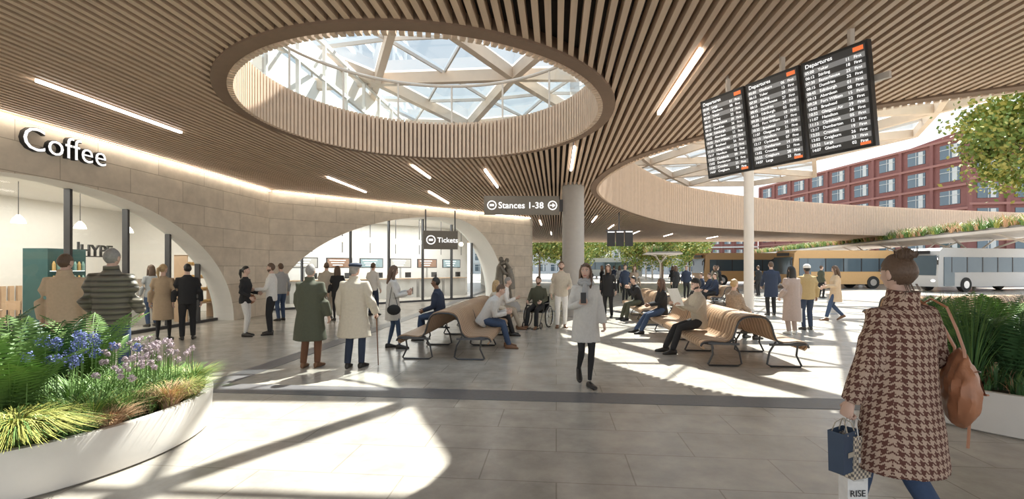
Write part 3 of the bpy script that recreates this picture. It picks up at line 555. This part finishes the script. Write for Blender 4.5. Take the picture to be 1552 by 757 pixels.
s0=(-8.87,8.42,3.80); Mt=basis((.051,1,0),(0,0,1),s0); cs=empty('coffee_shop_sign')
text('Coffee',Mt,.62,BLACK,.05,cs,'letters_side',bold=.006); text('Coffee',Matrix.Translation((.052,0,0))@Mt,.62,TXT,.004,cs,'letters_face',bold=-.004)
b=MB(); b.box((-14.6,9.5,2.1),(.1,16,4.2),WHITE); b.box((-11.8,17.6,2.1),(5.6,.1,4.2),WHITE); b.box((-12,9.2,3.75),(5.4,16.5,.1),WHITE); b.box((-11.8,1.4,2.1),(5.6,.1,4.2),WHITE)
for q in range(60): b.box((-14.5,3+q*.22,.55),(.06,.12,1.1),BENCH)
b.obj('wall_shop_interior',False)
TEAL=mat('fridge_teal',(.03,.10,.10),.4); YEL=mat('bread',(.75,.5,.2),.6); BOT=mat('bottles',(.3,.5,.45),.2)
b=MB(); b.box((-11.4,11.7,1.05),(.6,1.0,2.1),TEAL)
for z in(.5,.85,1.2,1.55):
    b.box((-11.09,11.7,z),(.02,.9,.02),TXT)
    for q in range(8): b.tube([(-11.07,11.32+q*.11,z+.01),(-11.07,11.32+q*.11,z+.17),(-11.07,11.32+q*.11,z+.24)],[.035,.035,.012],BOT if q%3 else YEL,8)
b.obj('drinks_fridge',False)
b=MB(); b.box((-11.0,14.4,.5),(.8,3.0,1.0),WHITE); b.box((-11.0,14.4,1.02),(.9,3.1,.05),BENCH)
for y in(13.4,13.9,15.2): b.tube([(-11,y,1.04),(-11,y,1.3)],[.10,.12],STEEL,12)
b.obj('coffee_counter',False)
b=MB()
for z in(.5,.9,1.3,1.7):
    b.box((-10.0,14.9,z),(.4,1.5,.03),BENCH)
    for q in range(10): b.ell((-9.9,14.25+q*.14,z+.06),(.07,.06,.05),YEL,None,8,6)
for y in(14.15,15.65): b.box((-10.0,y,1.0),(.4,.03,2.0),BENCH)
b.box((-10.0,14.9,2.0),(.4,1.53,.03),BENCH); b.obj('pastry_shelf',False)
for z,y in((2.9,8.0),(2.9,9.6),(2.9,11.2),(2.9,12.8),(2.9,14.4)):
    b=MB(); b.tube([(-11.8,y,z),(-11.8,y,3.72)],.008,BLACK,5); b.tube([(-11.8,y,z-.2),(-11.8,y,z-.1),(-11.8,y,z)],[.14,.11,.03],PEND,16); b.obj('pendant_lamp')
for y in(6.6,8.2,9.6):
    b=MB(); b.tube([(-11.0,y,.0),(-11,y,.03),(-11,y,.04),(-11,y,.72)],[.22,.22,.03,.03],STEELD,14); b.tube([(-11,y,.72),(-11,y,.75)],[.38,.38],BENCH,24); b.obj('cafe_table')
    for s in(-1,1):
        b=MB(); yy=y+s*.55; b.box((-11,yy,.45),(.4,.4,.03),BENCH)
        for i in(-1,1):
            for j in(-1,1): b.tube([(-11+i*.17,yy+j*.17,.44),(-11+i*.2,yy+j*.2,0)],.012,STEELD,5)
        b.beam((-11.16,yy+s*.19,.8),(-10.84,yy+s*.19,.8),.03,.2,BENCH)
        for i in(-1,1): b.tube([(-11+i*.15,yy+s*.19,.45),(-11+i*.15,yy+s*.2,.85)],.012,STEELD,5)
        b.obj('cafe_chair')
hs=empty('shop_wall_sign'); text('HYPE',basis((0,1,0),(0,0,1),(-11.2,12.15,1.95)),.42,BLACK,.02,hs,'letters',bold=.005)
b=MB(); b.tube([(-11.2,12.1,0),(-11.2,12.1,2.3)],.03,STEELD,8); b.beam((-11.2,12.1,1.93),(-11.2,13.4,1.93),.03,.03,STEELD); b.obj('sign_stand',False)
nx,ny=-.696,.718
b=MB(); o_=V((-8.5+nx*6.5,16.4+ny*6.5)); e_=V((.718,.696))
b.beam((*(o_),2.1),(*(o_+e_*14),2.1),.1,4.2,WHITE); c=V((-8.5+nx*3.9,16.4+ny*3.9))+e_*6.9
Mi=basis((e_.x,e_.y,0),(nx,ny,0),(c.x,c.y,4.12)); b.box((0,0,0),(13.4,5.4,.1),WHITE,Mi); b.obj('wall_ticket_hall_interior',False)
TEAL2=mat('screen_cyan',(.25,.34,.37),.3,emit=.3); REDP=mat('brown_panel',(.35,.20,.13),.4)
for k,s in enumerate((1.2,2.9,4.6,6.3,8.0,9.7,11.4)):
    b=MB(); M=basis((e_.x,e_.y,0),(nx,ny,0),(*(V((-8.5+nx*4.6,16.4+ny*4.6))+e_*s),0)); b.box((0,0,.5),(1.5,.6,1.0),LGREY,M); b.box((0,-.05,1.02),(1.6,.7,.04),BENCH,M); b.box((0,.1,1.85),(1.3,.05,.5),BLACK,M); b.box((0,.07,1.85),(1.2,.02,.42),(TEAL2,LGREY,REDP)[k%3],M)
    for q in range(3): b.box((-.1,.055,1.98-q*.12),(.8-.15*q,.012,.04),TXT,M)
    b.box((0,.13,1.3),(.1,.05,.6),STEEL,M); b.box((.4,.0,1.22),(.35,.04,.28),BLACK,M); b.obj('ticket_counter',False)
b=MB()
for q in range(9):
    p=V((-8.5+nx*2.8,16.4+ny*2.8))+e_*(1.2+q*1.35); b.box((p.x,p.y,3.2),(.03,.03,1.8),STEELD); b.ell((p.x,p.y,2.9),(.12,.12,.12),PEND)
b.obj('ticket_hall_pendants')
def area(name,loc,sx,sy,e,rot=(0,0,0),c=(1,.93,.84)):
    l=bpy.data.lights.new(name,'AREA'); l.shape='RECTANGLE'; l.size=sx; l.size_y=sy; l.energy=e; l.color=c; o=bpy.data.objects.new(name,l); sc.collection.objects.link(o); o.location=loc; o.rotation_euler=rot
area('shop_ceiling_light',(-11.8,9.3,3.65),4,13,400); area('ticket_hall_ceiling_light',(c.x,c.y,4.0),10,3.5,420,(0,0,.77),(1,.97,.93))
# ---------------- benches ----------------
PR=[(.80,.27),(.84,.31),(.855,.355),(.84,.395),(.79,.425),(.68,.435),(.56,.420),(.46,.415),(.385,.44),(.335,.50),(.305,.59),(.28,.69),(.245,.775),(.185,.83),(.10,.855),(0.0,.86)]
def bench(name,x,y,yaw,length):
    b=MB(); N=len(PR); nrm=[]
    for i in range(N):
        d=V(PR[min(i+1,N-1)])-V(PR[max(i-1,0)]); d.normalize(); nrm.append(V((d.y,-d.x)))
    inn=[V(PR[i])+nrm[i]*-.03 for i in range(N)]
    y0=0;kk=0
    while y0<length:
        for sx in(-1,1):
            vs=[];y1=y0+.05
            for yy in(y0,y1):
                for p in PR: vs.append((sx*p[0],yy,p[1]))
                for p in inn: vs.append((sx*p.x,yy,p.y))
            fs=[]
            for i in range(N-1):
                fs+=[(i,i+1,2*N+i+1,2*N+i),(N+i,3*N+i,3*N+i+1,N+i+1),(i,N+i,N+i+1,i+1),(2*N+i,2*N+i+1,3*N+i+1,3*N+i)]
            fs+=[(0,2*N,3*N,N),(N-1,2*N-1,4*N-1,3*N-1)]
            b.add(vs,fs,BENCH if kk%2 else BENCH2)
        y0+=.066;kk+=1
    nl=max(2,int(length/1.3)+1)
    for k in range(nl):
        yy=-.02+(length+.03)*k/(nl-1)
        for sx in(-1,1):
            b.tube([(sx*p.x,yy,p.y-.012) for p in [V(q)+V((0,-.02)) for q in PR[2:]]],[(.018,.016)]*(N-2),STEELD,6,side=(0,1,0))
            b.tube([(sx*.80,yy,.38),(sx*.68,yy,.36),(sx*.66,yy,.20),(sx*.74,yy,.03),(sx*.72,yy,.015),(sx*.26,yy,.015),(sx*.20,yy,.05),(sx*.24,yy,.25),(sx*.34,yy,.42)],[(.022,.015)]*9,STEELD,6,side=(0,1,0))
            b.beam((sx*.24,yy,.37),(sx*.74,yy,.38),.035,.035,STEELD)
    return b.obj(name,True,None,Matrix.Translation((x,y,0))@Matrix.Rotation(math.radians(yaw),4,'Z'))
bench('timber_bench',-1.22,8.35,-5.4,4.6); bench('timber_bench',4.0,7.75,-5.4,4.2); bench('timber_bench',4.55,13.3,-5.4,4); bench('timber_bench',10.4,12.9,-84,5.0); bench('timber_bench',9.0,19.2,-5.4,3)
# ---------------- plants ----------------
def planter(name,x,y,r,h=.42):
    b=MB(); n=72; pr=[(.96,0),(.985,.02),(1,h-.02),(.995,h),(.955,h),(.95,h-.05)]; vs=[];fs=[]
    for k,(q,z) in enumerate(pr):
        for i in range(n): g=2*math.pi*i/n; vs.append((x+r*q*math.cos(g),y+r*q*math.sin(g),z))
    for k in range(len(pr)-1):
        for i in range(n): fs.append((k*n+i,k*n+(i+1)%n,(k+1)*n+(i+1)%n,(k+1)*n+i))
    b.add(vs,fs,PLANT_W); b.add([vs[(len(pr)-1)*n+i] for i in range(n)],[tuple(range(n))],SOIL); return b.obj(name,True,ang=.5)
def blades(b,x,y,z,h,sp,n,m,w=.008,droop=.5,Q=R):
    for _ in range(n):
        g=Q.random()*6.283; r0=Q.random()*sp*.3; L=h*(.6+.5*Q.random()); d=V((math.cos(g),math.sin(g),0)); s=V((-d.y,d.x,0)); p=V((x,y,z))+d*r0; o=sp*(.3+Q.random()); vs=[]
        for k in range(5):
            t=k/4; c=p+d*o*t**1.6+V((0,0,L*(t-droop*t*t*.8))); ww=w*(1-t*.9); vs+=[c-s*ww,c+s*ww]
        b.add(vs,[(2*k,2*k+1,2*k+3,2*k+2) for k in range(4)],m)
def fern(name,x,y,z,h,n,m,sp=.5):
    b=MB()
    for q in range(n):
        g=q*2.4+R.random()*.4; L=h*(.7+.5*R.random()); d=V((math.cos(g),math.sin(g),0)); s=V((-d.y,d.x,0)); o=sp*(.4+.7*R.random()); pts=[]
        for k in range(23):
            t=k/22; pts.append(V((x,y,z))+d*o*t**1.3+V((0,0,L*(t*1.35-.55*t*t))))
        b.tube(pts[::2],.004,m,4)
        for k in range(3,22):
            t=k/22; wl=.11*h/.6*math.sin(math.pi*min(1,t*.88+.14))**.8; a=(pts[k+1 if k<22 else k]-pts[k-1]).normalized()
            for sg in(-1,1):
                e=s*sg*wl+a*wl*.45+V((0,0,-wl*.15)); b.add([pts[k],pts[k]+e*.45+a*.014,pts[k]+e,pts[k]+e*.45-a*.014],[(0,1,2,3)],m)
    return b.obj(name,False)
def umbel(name,x,y,z,h,m,r=.05,n=1,sp=.24):
    b=MB()
    for _ in range(n):
        xx,yy=x+R.uniform(-sp,sp),y+R.uniform(-sp,sp); hh=h*R.uniform(.72,1.1); b.tube([(xx,yy,z),(xx+.02,yy,z+hh)],.004,G1,4); c=V((xx+.02,yy,z+hh)); r_=r*R.uniform(.75,1.1)
        for k in range(60):
            d=V((R.gauss(0,1),R.gauss(0,1),R.gauss(.2,1))).normalized(); e=c+d*r_*R.uniform(.6,1.1); s=d.orthogonal().normalized()*.008; t=d.cross(s)
            b.add([e-s,e-t,e+s,e+t+d*.01],[(0,1,2,3)],m)
    blades(b,x,y,z,h*.85,.35,110,G1,.009)
    return b.obj(name,False)
planter('round_white_planter',-4.6,4.3,1.57,.38); planter('round_white_planter',6.0,5.5,1.6,.42)
zz=.33
def bush(name,x,y,z,h,sp,n,ms,w=.008,dr=.5):
    b=MB()
    for m,f in ms: blades(b,x,y,z,h,sp,int(n*f),m,w,dr)
    return b.obj(name,False)
def ground(name,cx,cy,r,z,h,n,ms,w=.010,sp=.14):
    b=MB()
    for _ in range(n):
        g=R.random()*6.283; q=r*math.sqrt(R.random()); blades(b,cx+q*math.cos(g),cy+q*math.sin(g),z,h*(1.15-.45*(q/r)**2)*R.uniform(.7,1.15),sp,7,R.choice(ms),w,.55)
    return b.obj(name,False)
ground('mixed_groundcover',-4.6,4.3,1.42,zz,.42,1000,[G1,G1,G2,G1,G3])
for q in((-4.12,3.85,.95),(-4.45,4.45,.95),(-4.9,4.2,1.0),(-4.3,3.5,.88),(-4.6,5.1,.85),(-5.3,4.6,.85),(-4.85,3.7,.9)): fern('fern',q[0],q[1],zz,q[2],20,G1 if R.random()<.7 else G2,.6)
bush('golden_grass',-3.66,3.46,zz,.66,.38,2200,[(G3,.75),(G1,.25)],.008,.95); bush('golden_grass',-4.05,3.12,zz,.60,.38,1700,[(G3,.7),(G1,.3)],.008,.95)
for q in((-3.72,3.95),(-3.95,4.25),(-3.7,4.25),(-3.85,4.1)): umbel('agapanthus',q[0],q[1],zz,.68,BLUE,.050,5,.2)
for q in((-3.5,4.35),(-3.65,4.65),(-3.45,4.6),(-3.9,4.75),(-3.75,5.0),(-3.4,4.1),(-4.1,5.1),(-3.55,4.9)): umbel('allium',q[0],q[1],zz,.50,PINK,.024,9,.17)
bush('green_grass',-3.45,3.85,zz,.42,.25,500,[(G1,.8),(G3,.2)],.005,.5); bush('rust_grass',-3.26,3.80,zz,.32,.2,600,[(G4,1)],.004,.6); bush('rust_grass',-3.18,4.35,zz,.42,.22,700,[(G4,.75),(G3,.25)],.004,.6); bush('green_grass',-3.22,4.65,zz,.42,.28,600,[(G1,.5),(G3,.5)],.006,.7); bush('green_grass',-3.42,3.6,zz,.32,.25,400,[(G1,.7),(G2,.3)],.005,.6); bush('green_grass',-3.5,5.15,zz,.42,.3,500,[(G1,.6),(G3,.4)],.006,.6)
ground('mixed_groundcover',6.0,5.5,1.45,.36,.55,800,[G1,G2,G2,G2,G4])
for q in((4.95,5.3),(5.3,4.9),(5.9,4.7),(5.2,5.9),(5.8,5.6),(6.4,5.2),(5.5,6.3),(6.5,6.0),(4.9,5.8)): fern('fern',q[0],q[1],.36,R.uniform(.9,1.1),22,G2 if R.random()<.6 else G1,.5)
for q in((5.0,5.1),(5.6,4.8),(6.1,5.3),(5.3,5.7)): bush('green_grass',q[0],q[1],.36,1.1,.3,420,[(G2,.6),(G1,.4)],.007,.2)
planter('round_white_planter',12.4,9.6,1.9,.5); ground('mixed_groundcover',12.4,9.6,1.8,.45,.8,500,[G1,G3,G4,G1,G2],.014,.2)
def tree(name,x,y,h,cr,zc,ms,n=2600,ls=.1,tr=.1,seed=1):
    b=MB(); Q=random.Random(seed); b.tube([(x,y,0),(x+.05,y,h*.25),(x-.03,y,h*.5),(x,y,h*.85)],[tr,tr*.8,tr*.6,tr*.2],BARK,8); tips=[]
    for i in range(20):
        g=i*2.4; z=h*(.45+.38*Q.random()); d=V((math.cos(g),math.sin(g),.5)); e=V((x,y,z))+d*cr*Q.uniform(.6,.95); e.z=min(e.z,zc+cr*.8); b.tube([(x,y,z-.2),(V((x,y,z))+e)/2+V((0,0,-.08)),e],[tr*.4,tr*.25,tr*.08],BARK,5); tips.append(e)
    for i in range(30): tips.append(V((x,y,zc))+V((Q.gauss(0,1),Q.gauss(0,1),Q.gauss(0,.8))).normalized()*cr*Q.uniform(.2,.9))
    for i in range(n):
        c=Q.choice(tips)+V((Q.gauss(0,1),Q.gauss(0,1),Q.gauss(0,.7)))*cr*.17; a=V((Q.gauss(0,1),Q.gauss(0,1),Q.gauss(0,1))).normalized(); s=a.orthogonal().normalized()*ls*Q.uniform(.5,1); t=a.cross(s)*.6
        b.add([c-s,c-t,c+s,c+t],[(0,1,2,3)],ms[0] if Q.random()<.6 else ms[1])
    return b.obj(name,False)
tree('street_tree',17.3,14.6,7.8,2.25,6.1,(LEAFB,LEAFA),20000,.11,.14,3)
for i,(x,y,h) in enumerate(((3.5,60,7),(8.5,64,6.5),(18.5,58,7),(0,62,6.5),(22.5,70,7),(13,72,6),(29,78,7),(15.5,59,6.6),(6,57,6.2),(25,66,7))): tree('street_tree',x,y,h,h*.44,h*.6,(LEAFB,LEAFA),4500,.22,.14,i+5)
# ---------------- bus stances ----------------
def canopy(p0,p1,w,z=3.8):
    p0,p1=V(p0),V(p1); d=(p1-p0).normalized(); n=V((d.y,-d.x)); b=MB(); c0,c1=p0+n*w/2,p1+n*w/2
    b.beam((*c0,z),(*c1,z),w,.18,STEELW); b.beam((*c0,z+.16),(*c1,z+.16),w-.4,.16,SIGNG)
    L=(p1-p0).length; k=3
    while k<L:
        c=c0+d*k; b.tube([(*c,0),(*c,2.2)],[.12,.10],STEELW,10)
        for s in(-1,1):
            for t in(-1,1): e=c+n*s*w*.38+d*t*1.6; b.tube([(*c,2.1),(*((c*.6+e*.4)),3.0),(*e,z-.05)],[.09,.07,.05],STEELW,6)
        k+=7
    b.obj('bus_stance_canopy',True); g=MB(); k=0
    while k<L:
        for _ in range(4): q=p0+d*k+n*R.uniform(.0,1.8); blades(g,q.x,q.y,z+.18,R.uniform(.7,1.25),.5,14,R.choice([G1,G3,G4,G1]),.035,.4)
        k+=.3
    g.obj('green_roof_planting',False)
canopy((26.4,18),(42.5,84),6); canopy((15.5,54),(22,95),4,3.2)
def bus(x,y,yaw,L,m,h=2.9):
    b=MB(); w=2.4; S=[(-L/2,.35),(-L/2-.05,1.0),(-L/2+.1,h-.2),(-L/2+.35,h),(L/2-.3,h),(L/2-.05,h-.2),(L/2,1.0),(L/2,.35)]; n=len(S)
    vs=[(p[0],s*w/2,p[1]) for s in(-1,1) for p in S]; b.add(vs,[(i,(i+1)%n,n+(i+1)%n,n+i) for i in range(n)]+[tuple(range(n-1,-1,-1)),tuple(range(n,2*n))],m)
    for s in(-1,1):
        b.box((.3,s*(w/2+.01),1.80),(L-1.2,.03,1.0),WIN)
        for k in range(int(L/1.4)): b.box((-L/2+1.1+k*1.4,s*(w/2+.03),1.80),(.08,.02,1.0),BLACK)
        b.box((-L/2+.9,s*(w/2+.02),1.35),(.9,.04,1.9),WIN)
        for xx in(-L*.3,L*.28): b.tube([(xx,s*(w/2+.04),.48),(xx,s*(w/2-.25),.48)],.48,TYRE,20,side=(0,0,1)); b.tube([(xx,s*(w/2+.06),.48),(xx,s*(w/2-.1),.48)],.25,STEEL,16,side=(0,0,1))
    b.box((-L/2-.02,0,1.75),(.08,w-.25,1.3),WIN); b.box((-L/2-.03,0,2.62),(.08,1.4,.22),BLACK)
    for s in(-1,1): b.ell((-L/2-.04,s*.9,.75),(.05,.14,.09),TXT); b.tube([(-L/2,s*1.15,2.3),(-L/2-.3,s*1.35,2.1),(-L/2-.3,s*1.35,1.8)],.04,BLACK,6)
    b.obj('bus',False,None,Matrix.Translation((x,y,0))@Matrix.Rotation(math.radians(yaw),4,'Z'))
bus(33.2,33.0,14,12,BUSW); bus(25.0,36.5,3,8,BUSO); bus(21,43,4,8,BUSO); bus(13.5,66,0,9,BUSW); bus(36,46,5,10,BUSO)
# ---------------- buildings ----------------
def building(name,p0,p1,h,fl,bays,m,mb_,depth=14):
    p0,p1=V(p0),V(p1); L=(p1-p0).length; M=basis((p1.x-p0.x,p1.y-p0.y,0),(-(p1.y-p0.y),p1.x-p0.x,0),(p0.x,p0.y,0)); b=MB(); b.box((L/2,depth/2,h/2),(L,depth,h),m); fh=h/fl; bw=L/bays
    for f in range(fl):
        b.box((L/2,-.1,f*fh+fh),(L+.2,.35,.3),mb_)
        for k in range(bays):
            cx=(k+.5)*bw; cz=f*fh+fh*.52; b.box((cx,-.02,cz),(bw*.56,.1,fh*.6),WIN); b.box((cx,-.09,cz),(.07,.08,fh*.6),WFR); b.box((cx,-.09,cz+.3),(bw*.56,.08,.07),WFR)
            b.box((cx+bw*.14,-.075,cz),(bw*.14,.03,fh*.56),WFR)
            b.box((k*bw,-.12,f*fh+fh/2),(bw*.10,.3,fh),m)
    return b.obj(name,False,None,M)
building('red_terracotta_building',(53,100),(58.5,60),18.5,6,9,BRICKR,BRICKB); building('red_terracotta_building',(58.5,60),(92,55),19.5,6,8,BRICKR,BRICKB)
building('distant_office_building',(-10,118),(22,120),11,4,10,GREYB,WFR); building('distant_office_building',(24,112),(44,110),14,5,8,GREYB,WFR); building('distant_office_building',(44,104),(53,101),12,4,4,BRICKR,WFR)
# ---------------- lights, world, camera ----------------
s=bpy.data.lights.new('sun','SUN'); s.energy=12; s.angle=.010; s.color=(1,.925,.82); so=bpy.data.objects.new('sun',s); sc.collection.objects.link(so); so.rotation_euler=V((-1.7,-3.3,-4.5)).to_track_quat('-Z','Y').to_euler()
w=bpy.data.worlds.new('sky'); sc.world=w; w.use_nodes=True; N=w.node_tree.nodes; L=w.node_tree.links; bg=N['Background']; tc=N.new('ShaderNodeTexCoord'); sp=N.new('ShaderNodeSeparateXYZ'); rp=N.new('ShaderNodeValToRGB'); L.new(tc.outputs['Generated'],sp.inputs[0]); L.new(sp.outputs[2],rp.inputs[0]); L.new(rp.outputs[0],bg.inputs[0])
rp.color_ramp.elements[0].color=(.99,.98,.96,1); rp.color_ramp.elements[1].color=(.58,.79,1,1); rp.color_ramp.elements[1].position=.8; bg.inputs[1].default_value=1.25
cam=bpy.data.cameras.new('camera'); cam.sensor_width=36; cam.lens=36*710/1552; cam.shift_y=26.5/1552; co=bpy.data.objects.new('camera',cam); sc.collection.objects.link(co); co.location=(0,0,1.65); co.rotation_euler=(math.pi/2,0,0); cam.clip_end=500; sc.camera=co
sc.view_settings.view_transform='Standard'; sc.view_settings.exposure=0.40
